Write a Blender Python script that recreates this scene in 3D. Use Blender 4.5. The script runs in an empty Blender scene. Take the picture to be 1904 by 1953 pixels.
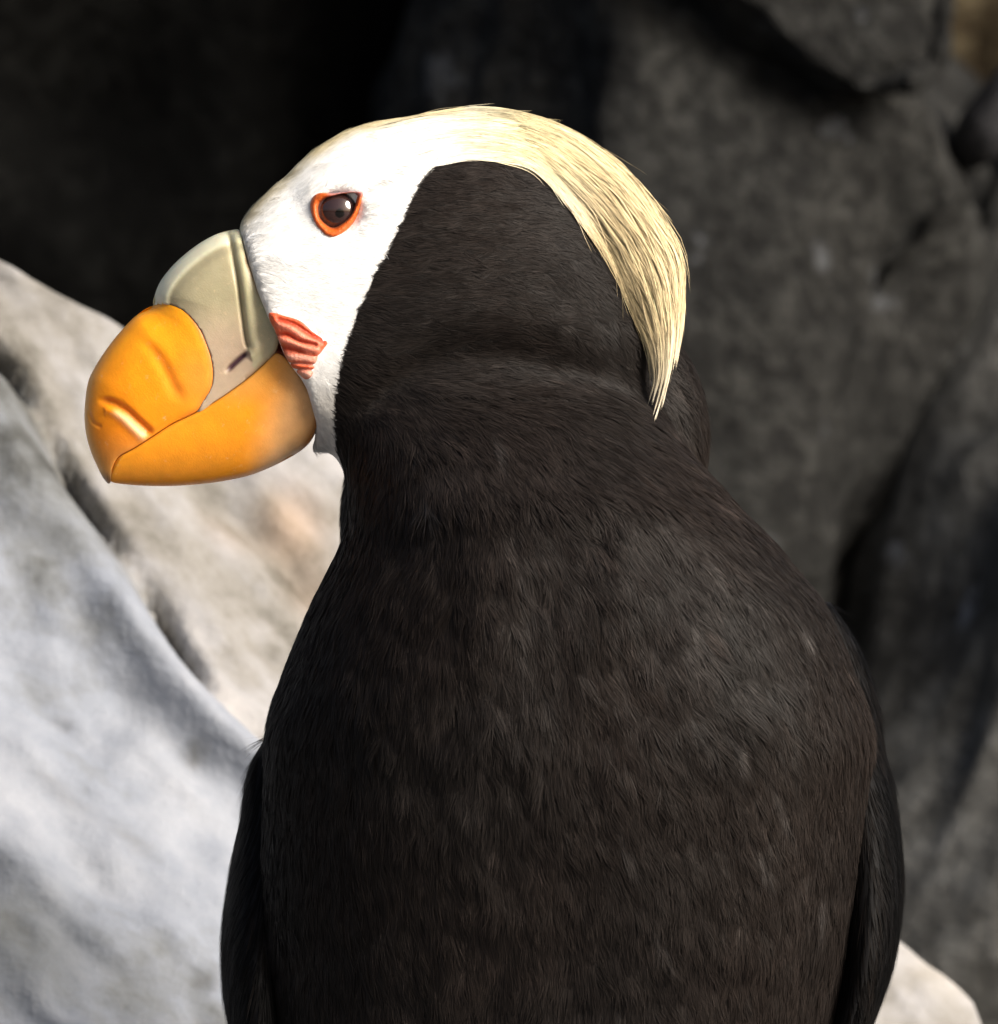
import bpy, bmesh, math, random
import numpy as np
from mathutils import Vector, noise, kdtree
from mathutils.bvhtree import BVHTree

random.seed(7); rng = np.random.default_rng(11)
scene = bpy.context.scene
C = scene.collection

# ------------------------------------------------------------------ camera
S = 0.00013            # metres per picture unit (1904 x 1953 units in the frame) at the bird
DC = 2.2               # camera to bird
ZC = 0.75              # height of the optical axis
cam_d = bpy.data.cameras.new('camera'); cam = bpy.data.objects.new('camera', cam_d); C.objects.link(cam)
cam.location = (0, -DC, ZC); cam.rotation_euler = (math.radians(90), 0, 0)
cam_d.sensor_fit = 'HORIZONTAL'; cam_d.sensor_width = 36
cam_d.lens = 36 * DC / (1904 * S)
cam_d.clip_start = 0.05; cam_d.clip_end = 500
cam_d.dof.use_dof = True; cam_d.dof.focus_distance = DC - 0.025; cam_d.dof.aperture_fstop = 28
scene.camera = cam

# ------------------------------------------------------------------ light
SUN = Vector((0.70, -0.53, 0.50)).normalized()      # towards the sun
el = math.asin(SUN.z); az = math.atan2(SUN.x, SUN.y)
w = bpy.data.worlds.new('World'); scene.world = w; w.use_nodes = True
nt = w.node_tree; nt.nodes.clear()
sky = nt.nodes.new('ShaderNodeTexSky'); sky.sky_type = 'NISHITA'; sky.sun_disc = False
sky.sun_elevation = el; sky.sun_rotation = az; sky.air_density = 1.0; sky.dust_density = 8.0; sky.ozone_density = 1.0
bg = nt.nodes.new('ShaderNodeBackground'); bg.inputs['Strength'].default_value = 0.065
out = nt.nodes.new('ShaderNodeOutputWorld')
nt.links.new(sky.outputs[0], bg.inputs[0]); nt.links.new(bg.outputs[0], out.inputs[0])
sl = bpy.data.lights.new('sun', 'SUN'); sl.energy = 2.8; sl.angle = math.radians(32); sl.color = (1.0, 0.955, 0.89)
so = bpy.data.objects.new('sun', sl); C.objects.link(so)
so.rotation_euler = SUN.to_track_quat('Z', 'Y').to_euler()
vs = scene.view_settings
vs.view_transform = 'Standard'; vs.look = 'None'; vs.gamma = 1; vs.use_curve_mapping = False
vs.exposure = 1.15

# ------------------------------------------------------------------ helpers
def U(px, py, y=0.0):            # bird units -> metres (y in units too)
    return ((px - 952) * S, y * S, (976.5 - py) * S + ZC)
def at(px, py, y):               # a spot seen at that place, y metres behind the bird
    k = (DC + y) / DC
    return Vector(((px - 952) * S * k, y, (976.5 - py) * S * k + ZC))
def lerp(a, b, t): return a + (b - a) * t
def rgb(a): return np.array(a, float)
def smooth01(t):
    t = np.clip(t, 0, 1); return t * t * (3 - 2 * t)

def link(name, me, parent=None, mat=None):
    o = bpy.data.objects.new(name, me); C.objects.link(o)
    if parent is not None: o.parent = parent
    if mat is not None: me.materials.append(mat)
    return o
def tag(o, label=None, cat=None, group=None, kind=None):
    if label: o['label'] = label
    if cat: o['category'] = cat
    if group: o['group'] = group
    if kind: o['kind'] = kind
    return o
def mesh_np(name, co, faces, smooth=True, cols=None):
    """co (N,3); faces: list of (M,k) int arrays; cols (N,3) albedo"""
    me = bpy.data.meshes.new(name)
    co = np.asarray(co, np.float32)
    me.vertices.add(len(co)); me.vertices.foreach_set('co', co.ravel())
    nl = sum(f.size for f in faces); npoly = sum(len(f) for f in faces)
    me.loops.add(nl); me.polygons.add(npoly)
    li = np.concatenate([np.asarray(f, np.int32).ravel() for f in faces])
    st = []; o = 0
    for f in faces:
        st.append(np.arange(len(f), dtype=np.int32) * f.shape[1] + o); o += f.size
    me.loops.foreach_set('vertex_index', li)
    me.polygons.foreach_set('loop_start', np.concatenate(st))
    if smooth: me.polygons.foreach_set('use_smooth', np.ones(npoly, bool))
    if cols is not None: set_col(me, cols)
    me.update(calc_edges=True); me.validate()
    return me
def set_col(me, cols):
    a = me.color_attributes.new('col', 'FLOAT_COLOR', 'POINT')
    c = np.ones((len(cols), 4), np.float32); c[:, :3] = cols
    a.data.foreach_set('color', c.ravel())

def cr(pts, n, closed=True):
    """Catmull-Rom through pts, resampled to n points by arc length"""
    P = np.asarray(pts, float)
    if closed: Q = np.vstack([P[-1], P, P[0], P[1]])
    else: Q = np.vstack([2 * P[0] - P[1], P, 2 * P[-1] - P[-2]])
    res = []
    t = np.linspace(0, 1, 24, endpoint=False)[:, None]
    for i in range(1, len(Q) - 2):
        p0, p1, p2, p3 = Q[i - 1], Q[i], Q[i + 1], Q[i + 2]
        m1 = (p2 - p0) * .5; m2 = (p3 - p1) * .5
        L = np.linalg.norm(p2 - p1)
        for m in (m1, m2):
            lm = np.linalg.norm(m)
            if lm > L: m *= L / lm
        res.append((2*t**3 - 3*t**2 + 1) * p1 + (t**3 - 2*t**2 + t) * m1 + (-2*t**3 + 3*t**2) * p2 + (t**3 - t**2) * m2)
    R = np.vstack(res + [Q[-2][None]])
    d = np.r_[0, np.cumsum(np.linalg.norm(np.diff(R, axis=0), axis=1))]
    s = np.linspace(0, d[-1], n, endpoint=not closed)
    return np.stack([np.interp(s, d, R[:, k]) for k in range(P.shape[1])], 1)

def dist_poly(P, poly, closed=False, param=False):
    """distance from points P (N,2) to a polyline; optional parameter 0..1 and side sign"""
    A = np.asarray(poly, float); B = np.roll(A, -1, 0) if closed else A[1:]
    if not closed: A = A[:-1]
    best = np.full(len(P), 1e18); prm = np.zeros(len(P)); sgn = np.ones(len(P))
    n = len(A)
    for i in range(n):
        ab = B[i] - A[i]; L2 = ab @ ab + 1e-12
        t = np.clip(((P - A[i]) @ ab) / L2, 0, 1)
        q = P - (A[i] + t[:, None] * ab)
        d = (q ** 2).sum(1)
        m = d < best
        best[m] = d[m]
        if param:
            prm[m] = (i + t[m]) / n
            sgn[m] = np.sign(ab[0] * q[m, 1] - ab[1] * q[m, 0])
    best = np.sqrt(best)
    return (best, prm, sgn) if param else best
def inside(P, poly):
    A = np.asarray(poly, float); B = np.roll(A, -1, 0)
    r = np.zeros(len(P), bool)
    for a, b in zip(A, B):
        c = (a[1] > P[:, 1]) != (b[1] > P[:, 1])
        if not c.any(): continue
        xi = a[0] + (P[:, 1] - a[1]) * (b[0] - a[0]) / (b[1] - a[1] + 1e-12)
        r ^= c & (P[:, 0] < xi)
    return r

# ------------------------------------------------------------------ materials
def new_mat(name):
    m = bpy.data.materials.new(name); m.use_nodes = True
    n = m.node_tree.nodes; b = n['Principled BSDF']
    return m, m.node_tree, b
def N(t, typ, **kw):
    n = t.nodes.new(typ)
    for k, v in kw.items():
        if k in n.inputs.keys(): n.inputs[k].default_value = v
        else: setattr(n, k, v)
    return n
def mat_col(name, rough=.5, spec=.3, sss=0.0, coat=0.0, bump=0.0, bscale=900, var=.15, vscale=120):
    """albedo from the 'col' attribute (own colours, some with painted light or shade) with a little mottling"""
    m, t, b = new_mat(name)
    a = N(t, 'ShaderNodeAttribute', attribute_name='col')
    tc = N(t, 'ShaderNodeTexCoord')
    nz = N(t, 'ShaderNodeTexNoise', Scale=vscale, Detail=5.0, Roughness=.6)
    t.links.new(tc.outputs['Object'], nz.inputs['Vector'])
    mr = N(t, 'ShaderNodeMapRange'); mr.inputs['From Min'].default_value = .3; mr.inputs['From Max'].default_value = .7
    mr.inputs['To Min'].default_value = 1 - var; mr.inputs['To Max'].default_value = 1 + var
    t.links.new(nz.outputs[0], mr.inputs['Value'])
    mx = N(t, 'ShaderNodeVectorMath', operation='SCALE')
    t.links.new(a.outputs['Color'], mx.inputs[0]); t.links.new(mr.outputs[0], mx.inputs['Scale'])
    t.links.new(mx.outputs[0], b.inputs['Base Color'])
    b.inputs['Roughness'].default_value = rough; b.inputs['Specular IOR Level'].default_value = spec
    if sss:
        b.inputs['Subsurface Weight'].default_value = sss
        b.inputs['Subsurface Radius'].default_value = (.004, .0018, .0008); b.inputs['Subsurface Scale'].default_value = 1.0
    if coat:
        b.inputs['Coat Weight'].default_value = coat; b.inputs['Coat Roughness'].default_value = .12
    if bump:
        n2 = N(t, 'ShaderNodeTexNoise', Scale=bscale, Detail=4.0)
        t.links.new(tc.outputs['Object'], n2.inputs['Vector'])
        bp = N(t, 'ShaderNodeBump', Strength=bump, Distance=.0006)
        t.links.new(n2.outputs[0], bp.inputs['Height']); t.links.new(bp.outputs[0], b.inputs['Normal'])
    return m

M_feather = mat_col('feather', rough=.55, spec=.22, var=.12, vscale=60)
def add_bn(m):
    t = m.node_tree; a = N(t, 'ShaderNodeAttribute', attribute_name='bn')
    t.links.new(a.outputs['Vector'], t.nodes['Principled BSDF'].inputs['Normal'])
    return m
M_plume = add_bn(mat_col('plume', rough=.55, spec=.12, var=.10, vscale=60))
M_plume_dark = add_bn(mat_col('plume_dark', rough=.6, spec=.05, var=.1, vscale=60))
M_under = mat_col('plumage_under', rough=.85, spec=.08, var=.2, vscale=300, bump=.5)
M_wing = mat_col('wing_feather', rough=.6, spec=.08, var=.25, vscale=200)
M_horn = mat_col('bill_horn', rough=.40, spec=.38, sss=.22, var=.08, vscale=260, bump=.10, bscale=2200)
def horn_wear(m):
    # fine growth scratches and pale scuffs in the horn
    t = m.node_tree; b = t.nodes['Principled BSDF']
    tc = N(t, 'ShaderNodeTexCoord'); mp = N(t, 'ShaderNodeMapping'); mp.vector_type = 'TEXTURE'
    mp.inputs['Rotation'].default_value = (0, math.radians(-38), 0); mp.inputs['Scale'].default_value = (.16, 1, 1.4)
    t.links.new(tc.outputs['Object'], mp.inputs['Vector'])
    n1 = N(t, 'ShaderNodeTexNoise', Scale=520.0, Detail=5.0, Roughness=.7); t.links.new(mp.outputs[0], n1.inputs['Vector'])
    n2 = N(t, 'ShaderNodeTexNoise', Scale=420.0, Detail=4.0, Roughness=.75); t.links.new(tc.outputs['Object'], n2.inputs['Vector'])
    r = N(t, 'ShaderNodeMapRange'); r.inputs['From Min'].default_value = .3; r.inputs['From Max'].default_value = .75; r.inputs['To Min'].default_value = .28; r.inputs['To Max'].default_value = .58
    t.links.new(n1.outputs[0], r.inputs['Value']); t.links.new(r.outputs[0], b.inputs['Roughness'])
    f = N(t, 'ShaderNodeMapRange'); f.inputs['From Min'].default_value = .62; f.inputs['From Max'].default_value = .78; f.inputs['To Max'].default_value = .45
    t.links.new(n2.outputs[0], f.inputs['Value'])
    src = b.inputs['Base Color'].links[0].from_socket
    mx = N(t, 'ShaderNodeMix', data_type='RGBA'); mx.inputs[7].default_value = (.85, .62, .38, 1)
    t.links.new(f.outputs[0], mx.inputs[0]); t.links.new(src, mx.inputs[6]); t.links.new(mx.outputs[2], b.inputs['Base Color'])
    old = b.inputs['Normal'].links[0].from_node
    bp = N(t, 'ShaderNodeBump', Strength=.10, Distance=.0005); t.links.new(n1.outputs[0], bp.inputs['Height']); t.links.new(old.outputs[0], bp.inputs['Normal']); t.links.new(bp.outputs[0], b.inputs['Normal'])
horn_wear(M_horn)
M_flesh = mat_col('gape_flesh', rough=.42, spec=.4, sss=.15, var=.16, vscale=700, bump=.5, bscale=1200)

def rock_mat(name, stops, scale=9.0, spots=0.0, spot_col=(.42, .43, .45), streak=None, rough=.75, spot_scale=26, bump=.5, fine=.35, bdist=.006, spec=.25, stain=False):
    m, t, b = new_mat(name)
    tc = N(t, 'ShaderNodeTexCoord')
    mp = N(t, 'ShaderNodeMapping')
    t.links.new(tc.outputs['Object'], mp.inputs['Vector'])
    if streak:
        mp.vector_type = 'TEXTURE'
        mp.inputs['Rotation'].default_value = streak[0]; mp.inputs['Scale'].default_value = streak[1]
    n1 = N(t, 'ShaderNodeTexNoise', Scale=scale, Detail=9.0, Roughness=.62, Distortion=.35)
    t.links.new(mp.outputs[0], n1.inputs['Vector'])
    n3 = N(t, 'ShaderNodeTexNoise', Scale=scale * 8, Detail=6.0, Roughness=.65)
    t.links.new(tc.outputs['Object'], n3.inputs['Vector'])
    ad = N(t, 'ShaderNodeMix', data_type='FLOAT'); ad.inputs[0].default_value = fine
    t.links.new(n1.outputs[0], ad.inputs[2]); t.links.new(n3.outputs[0], ad.inputs[3])
    rp = N(t, 'ShaderNodeValToRGB'); e = rp.color_ramp.elements
    while len(e) > 2: e.remove(e[-1])
    for i, (p, c) in enumerate(stops):
        el_ = e[i] if i < 2 else e.new(p)
        el_.position = p; el_.color = (*c, 1)
    t.links.new(ad.outputs[0], rp.inputs[0])
    col = rp.outputs[0]
    if spots:
        vo = N(t, 'ShaderNodeTexVoronoi', Scale=spot_scale); vo.feature = 'F1'
        nd = N(t, 'ShaderNodeTexNoise', Scale=spot_scale * 3, Detail=3.0)
        t.links.new(tc.outputs['Object'], nd.inputs['Vector'])
        va = N(t, 'ShaderNodeVectorMath', operation='SCALE'); va.inputs['Scale'].default_value = .02
        t.links.new(nd.outputs['Color'], va.inputs[0])
        vb = N(t, 'ShaderNodeVectorMath', operation='ADD')
        t.links.new(tc.outputs['Object'], vb.inputs[0]); t.links.new(va.outputs[0], vb.inputs[1])
        t.links.new(vb.outputs[0], vo.inputs['Vector'])
        # only some cells carry a spot
        sx = N(t, 'ShaderNodeSeparateColor'); t.links.new(vo.outputs['Color'], sx.inputs[0])
        th = N(t, 'ShaderNodeMapRange'); th.inputs['From Min'].default_value = 1 - spots; th.inputs['From Max'].default_value = 1.0
        th.inputs['To Min'].default_value = 0.0; th.inputs['To Max'].default_value = .42
        t.links.new(sx.outputs[0], th.inputs['Value'])
        sb = N(t, 'ShaderNodeMath', operation='SUBTRACT'); t.links.new(th.outputs[0], sb.inputs[0]); t.links.new(vo.outputs['Distance'], sb.inputs[1])
        ml = N(t, 'ShaderNodeMath', operation='MULTIPLY', use_clamp=True); ml.inputs[1].default_value = 9.0
        t.links.new(sb.outputs[0], ml.inputs[0])
        mc = N(t, 'ShaderNodeMix', data_type='RGBA'); mc.inputs[7].default_value = (*spot_col, 1)
        t.links.new(ml.outputs[0], mc.inputs[0]); t.links.new(col, mc.inputs[6])
        col = mc.outputs[2]
    if stain:
        at_ = N(t, 'ShaderNodeAttribute', attribute_name='col'); vm = N(t, 'ShaderNodeVectorMath', operation='MULTIPLY')
        t.links.new(col, vm.inputs[0]); t.links.new(at_.outputs['Color'], vm.inputs[1]); col = vm.outputs[0]
    t.links.new(col, b.inputs['Base Color'])
    b.inputs['Roughness'].default_value = rough; b.inputs['Specular IOR Level'].default_value = spec
    bp = N(t, 'ShaderNodeBump', Strength=bump, Distance=bdist)
    t.links.new(n3.outputs[0], bp.inputs['Height']); t.links.new(bp.outputs[0], b.inputs['Normal'])
    return m

# ------------------------------------------------------------------ the setting: ground and rocks
M_ground = rock_mat('ground_gravel', [(.3, (.035, .033, .03)), (.7, (.12, .11, .10))], scale=6, bump=.8)
bm = bmesh.new(); bmesh.ops.create_grid(bm, x_segments=60, y_segments=60, size=60)
for v in bm.verts:
    v.co.z = .03 * noise.noise(v.co * .7) - .03 + .0006 * max(0, v.co.length - 6) ** 1.5 * noise.noise(v.co * .05)
me = bpy.data.meshes.new('ground'); bm.to_mesh(me); bm.free()
tag(link('ground', me, None, M_ground), kind='structure')

def boulder(name, label, centre, radii, seed, mat, lean=0, sub=6, amp=.16, freq=3.4, fine=.0, faces=()):
    """a weathered block; faces: (point on the face, its normal) in the scene, lean: degrees the top leans to +x"""
    bm = bmesh.new(); bmesh.ops.create_icosphere(bm, subdivisions=sub, radius=1)
    co = np.array([v.co[:] for v in bm.verts])
    pw = 1.25; co = np.sign(co) * np.abs(co) ** (1 / pw); R = np.array(radii); co = co * R
    a = math.radians(lean); co = co @ np.array([[math.cos(a), 0, -math.sin(a)], [0, 1, 0], [math.sin(a), 0, math.cos(a)]])
    cen = np.array(centre)
    for p, n in faces:
        n = np.array(Vector(n).normalized()); d = (co + cen - np.array(p)) @ n
        co -= np.where(d > 0, d * .96, 0)[:, None] * n
    mr = float(min(R)); off = Vector((seed * 7.3, seed * 3.1, seed * 1.7))
    bmn = bmesh.new; 
    for v, c in zip(bm.verts, co): v.co = c
    bm.normal_update()
    nn = np.array([v.normal[:] for v in bm.verts])
    d = np.array([amp * mr * noise.fractal(Vector(c) * (freq / mr) * .5 + off, .9, 2.1, 4) + fine * mr * noise.fractal(Vector(c) * (freq * 5 / mr) + off, .6, 2.2, 4) for c in co])
    co = co + nn * d[:, None]
    for v, c in zip(bm.verts, co): v.co = c
    for f in bm.faces: f.smooth = True
    me = bpy.data.meshes.new(name); bm.to_mesh(me); bm.free()
    o = link(name, me, None, mat); o.location = centre
    return tag(o, label, 'rock')

M_deep_shade = rock_mat('rock_deep_shade', [(.34, (.0008, .0008, .0008)), (.5, (.0023, .0023, .0021)), (.64, (.0075, .0075, .007))], scale=14, spots=.10, spot_col=(.03, .03, .032), spot_scale=34, fine=.55, spec=.05)  # near-black albedo stands in for the deep shade on this rock
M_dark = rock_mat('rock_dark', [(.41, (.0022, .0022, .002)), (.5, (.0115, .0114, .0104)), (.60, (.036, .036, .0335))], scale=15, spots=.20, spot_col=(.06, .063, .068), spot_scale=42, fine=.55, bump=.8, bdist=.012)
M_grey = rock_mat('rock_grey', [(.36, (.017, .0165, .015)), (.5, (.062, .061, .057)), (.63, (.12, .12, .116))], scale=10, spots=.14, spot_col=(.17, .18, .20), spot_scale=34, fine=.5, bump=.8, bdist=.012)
M_brown = rock_mat('rock_brown', [(.36, (.010, .006, .0025)), (.5, (.06, .042, .02)), (.62, (.18, .145, .085))], scale=22, fine=.45)
M_stone = rock_mat('rock_stone', [(.3, (.008, .008, .009)), (.7, (.035, .035, .04))], scale=12)

boulder('boulder', 'huge shade-darkened boulder behind the bill, its face overhanging', at(-1100, 1900, 1.35), (.60, .22, .98), 3, M_deep_shade,
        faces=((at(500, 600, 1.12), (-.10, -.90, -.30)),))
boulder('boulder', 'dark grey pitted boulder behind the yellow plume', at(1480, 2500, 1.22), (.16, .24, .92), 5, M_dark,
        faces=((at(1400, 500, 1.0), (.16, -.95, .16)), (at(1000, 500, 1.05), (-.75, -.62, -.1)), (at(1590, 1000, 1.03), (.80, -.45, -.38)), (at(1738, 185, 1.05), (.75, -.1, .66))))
boulder('boulder', 'angular dark block resting above a black slanting crack', at(1690, -150, 1.03), (.10, .08, .09), 8, M_dark, sub=5, amp=.10,
        faces=((at(1600, 0, 1.0), (.05, -.95, .12)), (at(1500, 68, 1.0), (-.6, -.25, -.77)), (at(1785, 60, 1.0), (.92, .1, -.1)), (at(1680, 150, 1.0), (.25, .3, -.9))))
boulder('boulder', 'tall grey weathered boulder beside the right wing', at(2180, 1300, 1.14), (.122, .20, .75), 12, M_grey, lean=22,
        faces=((at(1800, 1300, .97), (-.25, -.93, .25)), (at(1690, 1000, 1.05), (-.70, -.55, .40)), (at(1850, 520, 1.05), (-.1, -.5, .85))))
boulder('boulder', 'brown weathered rock behind the grey boulders', at(2150, 1000, 1.75), (.24, .2, .98), 14, M_brown, amp=.14, faces=((at(1850, 80, 1.52), (-.1, -.9, .35)),))
boulder('stone', 'small smooth dark stone wedged below the brown rock', at(1905, 215, 1.10), (.024, .03, .011), 21, M_stone, lean=-52, sub=4, amp=.05)

# the pale ledge on which the bird stands: a steep face rising behind it to a slanting ridge, a level step under the feet
ZF = ZC - .262
ridge_px = [(-2200, -1150), (-500, 170), (0, 508), (230, 625), (450, 725), (640, 838), (720, 892), (1000, 1130), (1300, 1400), (1720, 1790), (1850, 1905), (1900, 2030), (2100, 2330), (3800, 2700)]
YR = .36
RX = np.array([at(p, q, YR).x for p, q in ridge_px]); RZ = np.array([at(p, q, YR).z for p, q in ridge_px])
def ledge_z(x, y):
    rz = np.interp(x, RX, RZ)
    s = YR - y
    face = rz - s * 1.25
    fl = ZF - .10 * np.clip(s - .30, 0, 9) + .03 * (x < -.2) * 0
    k = .035
    h = np.clip(.5 + .5 * (face - fl) / k, 0, 1)
    z = fl + (face - fl) * h + k * h * (1 - h)
    back = np.where(y > YR, (y - YR) * 3.5, 0)
    z = np.where(y > YR - .012, np.minimum(z, rz - back - .02 * ((y - YR + .012) / .03).clip(0, 1) ** 2), z)
    return z
gx = np.linspace(-.42, .46, 300); gy = np.r_[np.linspace(-.42, -.1, 70), np.linspace(-.095, .42, 240)]
X, Y = np.meshgrid(gx, gy)
Z = ledge_z(X, Y)
ca, sa = math.cos(math.radians(46)), math.sin(math.radians(46))
dn = np.zeros_like(Z)
for i in range(X.shape[0]):
    for j in range(X.shape[1]):
        x, y, z = X[i, j], Y[i, j], Z[i, j]
        al = x * ca - z * sa; ac = x * sa + z * ca      # along and across the slope of the ridge
        p = Vector((al * 5, y * 8, ac * 17))
        dn[i, j] = .012 * noise.fractal(p, .8, 2.1, 5) + .003 * noise.fractal(Vector((al * 22, y * 40, ac * 50 + 9)), .8, 2.2, 3)
ftmask = np.exp(-((X - .0) / .07) ** 2 - ((Y - .0) / .06) ** 2)
dn *= 1 - ftmask
kk_ = (DC + Y) / DC
LP = np.stack([952 + X / (S * kk_), 976.5 - (Z - ZC) / (S * kk_)], -1).reshape(-1, 2)
CRACK = cr([(-700, 300), (-300, 520), (0, 705), (70, 800), (150, 950), (235, 1065), (300, 1170), (360, 1270), (470, 1400), (600, 1500), (900, 1750), (1400, 2300)], 60, closed=False)
cd, cp, cs = dist_poly(LP, CRACK, param=True)
cd = cd.reshape(X.shape); cs = cs.reshape(X.shape)
wig = 1 + .6 * np.sin(LP[:, 0] / 61 + LP[:, 1] / 83).reshape(X.shape)
dn = dn - .010 * wig * np.exp(-(cd / 16) ** 2) + np.where(cs > 0, .010, 0) * smooth01(cd / 50) + .006 * np.exp(-((cd - 70) / 40) ** 2) * (cs > 0)
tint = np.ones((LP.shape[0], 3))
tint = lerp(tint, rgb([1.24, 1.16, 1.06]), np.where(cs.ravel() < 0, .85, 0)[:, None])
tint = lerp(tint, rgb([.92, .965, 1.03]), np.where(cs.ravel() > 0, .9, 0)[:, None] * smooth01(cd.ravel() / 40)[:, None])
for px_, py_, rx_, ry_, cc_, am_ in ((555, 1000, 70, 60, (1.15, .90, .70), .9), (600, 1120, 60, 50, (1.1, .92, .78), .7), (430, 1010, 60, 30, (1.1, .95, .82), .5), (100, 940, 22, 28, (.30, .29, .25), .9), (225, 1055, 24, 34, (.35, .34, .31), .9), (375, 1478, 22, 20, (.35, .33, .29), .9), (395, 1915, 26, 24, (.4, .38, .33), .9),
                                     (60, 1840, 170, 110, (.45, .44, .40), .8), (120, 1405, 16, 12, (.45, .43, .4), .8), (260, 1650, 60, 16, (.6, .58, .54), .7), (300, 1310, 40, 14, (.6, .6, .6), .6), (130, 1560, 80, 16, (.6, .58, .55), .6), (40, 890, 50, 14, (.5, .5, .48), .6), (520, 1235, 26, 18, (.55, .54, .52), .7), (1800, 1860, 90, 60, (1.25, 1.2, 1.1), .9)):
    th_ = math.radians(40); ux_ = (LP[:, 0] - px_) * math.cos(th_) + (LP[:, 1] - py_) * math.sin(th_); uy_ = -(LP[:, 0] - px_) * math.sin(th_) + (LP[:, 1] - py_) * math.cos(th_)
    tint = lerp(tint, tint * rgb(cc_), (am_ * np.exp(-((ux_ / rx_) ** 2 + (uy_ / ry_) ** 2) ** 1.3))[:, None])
Yd = Y - dn * 1.0; Zd = Z + dn * .5
Zd = np.maximum(Zd, .05)
n0, n1 = X.shape
top = np.stack([X, Yd, Zd], -1).reshape(-1, 3)
idx = np.arange(n0 * n1).reshape(n0, n1)
q = np.stack([idx[:-1, :-1], idx[:-1, 1:], idx[1:, 1:], idx[1:, :-1]], -1).reshape(-1, 4)
border = np.r_[idx[0, :], idx[1:, -1], idx[-1, -2::-1], idx[-2:0:-1, 0]]
bot = top[border].copy(); bot[:, 2] = -.05
bot[:, 0] *= 1.08; bot[:, 1] = bot[:, 1] * 1.05
b0 = len(top); nb = len(border)
bi = b0 + np.arange(nb)
sk = np.stack([border, bi, np.roll(bi, -1), np.roll(border, -1)], -1)
M_pale = rock_mat('rock_pale', [(.37, (.028, .027, .022)), (.43, (.085, .084, .078)), (.485, (.158, .160, .160)), (.56, (.222, .232, .255)), (.68, (.31, .312, .325))], scale=7.0,
                  streak=((0, math.radians(46), 0), (2.0, 1.0, .62)), rough=.85, bump=.35, fine=.25, spots=.05, spot_col=(.09, .085, .07), spot_scale=24, stain=True)
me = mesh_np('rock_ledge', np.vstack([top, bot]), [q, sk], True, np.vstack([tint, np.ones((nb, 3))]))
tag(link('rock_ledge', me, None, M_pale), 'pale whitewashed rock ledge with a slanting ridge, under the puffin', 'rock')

# ------------------------------------------------------------------ the puffin
root = bpy.data.objects.new('puffin', None); C.objects.link(root)
tag(root, 'black puffin with white face, orange bill and long straw yellow head plume', 'bird')
root.location = (0, 0, 0)

def z1(pts):   # outline read from an enlarged view of the bill
    return [(136.1 + a * .28588, 408.2 + b * .28588) for a, b in pts]
ORANGE = z1([(545, 612), (430, 680), (340, 770), (250, 880), (170, 1000), (115, 1110), (92, 1250), (88, 1380), (105, 1500), (140, 1610), (180, 1700), (215, 1765), (250, 1800),
             (266, 1770), (280, 1690), (322, 1620), (420, 1565), (540, 1490), (680, 1400), (840, 1322), (890, 1250), (940, 1170), (955, 1080), (945, 980), (915, 880), (870, 780), (810, 700), (740, 640), (650, 608)])
GREY = z1([(548, 620), (560, 530), (600, 440), (680, 340), (780, 250), (880, 180), (980, 130), (1080, 105), (1125, 112), (1150, 200), (1185, 330), (1225, 430), (1270, 540), (1330, 620), (1385, 690), (1396, 760), (1392, 850), (1368, 932),
           (1290, 1007), (1200, 1087), (1080, 1177), (960, 1257), (850, 1322), (770, 1180), (640, 850)])
LOWER = z1([(262, 1778), (277, 1692), (322, 1623), (422, 1568), (542, 1493), (682, 1403), (842, 1326), (962, 1258), (1082, 1178), (1202, 1088), (1292, 1008), (1370, 936),
            (1430, 960), (1490, 1030), (1560, 1110), (1620, 1190), (1655, 1270), (1652, 1370), (1625, 1460), (1575, 1540), (1500, 1600), (1350, 1680), (1200, 1740), (1050, 1775), (900, 1797), (700, 1813), (500, 1813), (330, 1800)])
SIL = cr(z1([(1500, -120), (1300, 20), (1080, 105), (980, 130), (880, 180), (780, 250), (680, 340), (600, 440), (560, 530), (545, 612), (430, 680), (340, 770), (250, 880), (170, 1000), (115, 1110), (92, 1250), (88, 1380), (105, 1500), (140, 1610), (180, 1700), (215, 1765), (250, 1800),
                (330, 1803), (500, 1813), (700, 1813), (900, 1797), (1050, 1775), (1200, 1740), (1350, 1680), (1500, 1600), (1700, 1540), (1900, 1500)]), 260, closed=False)
HEAD = [(452, 432), (462, 415), (482, 390), (520, 355), (560, 317), (600, 282), (650, 252), (690, 237), (760, 224), (820, 215), (880, 210), (960, 222), (1030, 252), (1090, 312), (1140, 390), (1180, 470), (1212, 560), (1232, 640),
        (1225, 720), (1180, 800), (1000, 860), (800, 920), (690, 930), (655, 895), (634, 862), (585, 866), (600, 840), (598, 790), (580, 730), (548, 690), (528, 640), (505, 590), (485, 540), (470, 490), (458, 450)]
FULL = [(452, 432), (462, 415), (482, 390), (520, 355), (560, 317), (600, 282), (650, 252), (690, 237), (760, 224), (820, 215), (880, 210), (960, 222), (1030, 252), (1090, 312), (1140, 390), (1180, 470), (1212, 560), (1232, 640),
        (1225, 720), (1180, 800), (1000, 860), (800, 920), (690, 930), (655, 895), (634, 862), (560, 870), (470, 905), (330, 925), (215, 920), (170, 850), (163, 780), (200, 680), (290, 580), (310, 530), (380, 460), (445, 437)]

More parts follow.
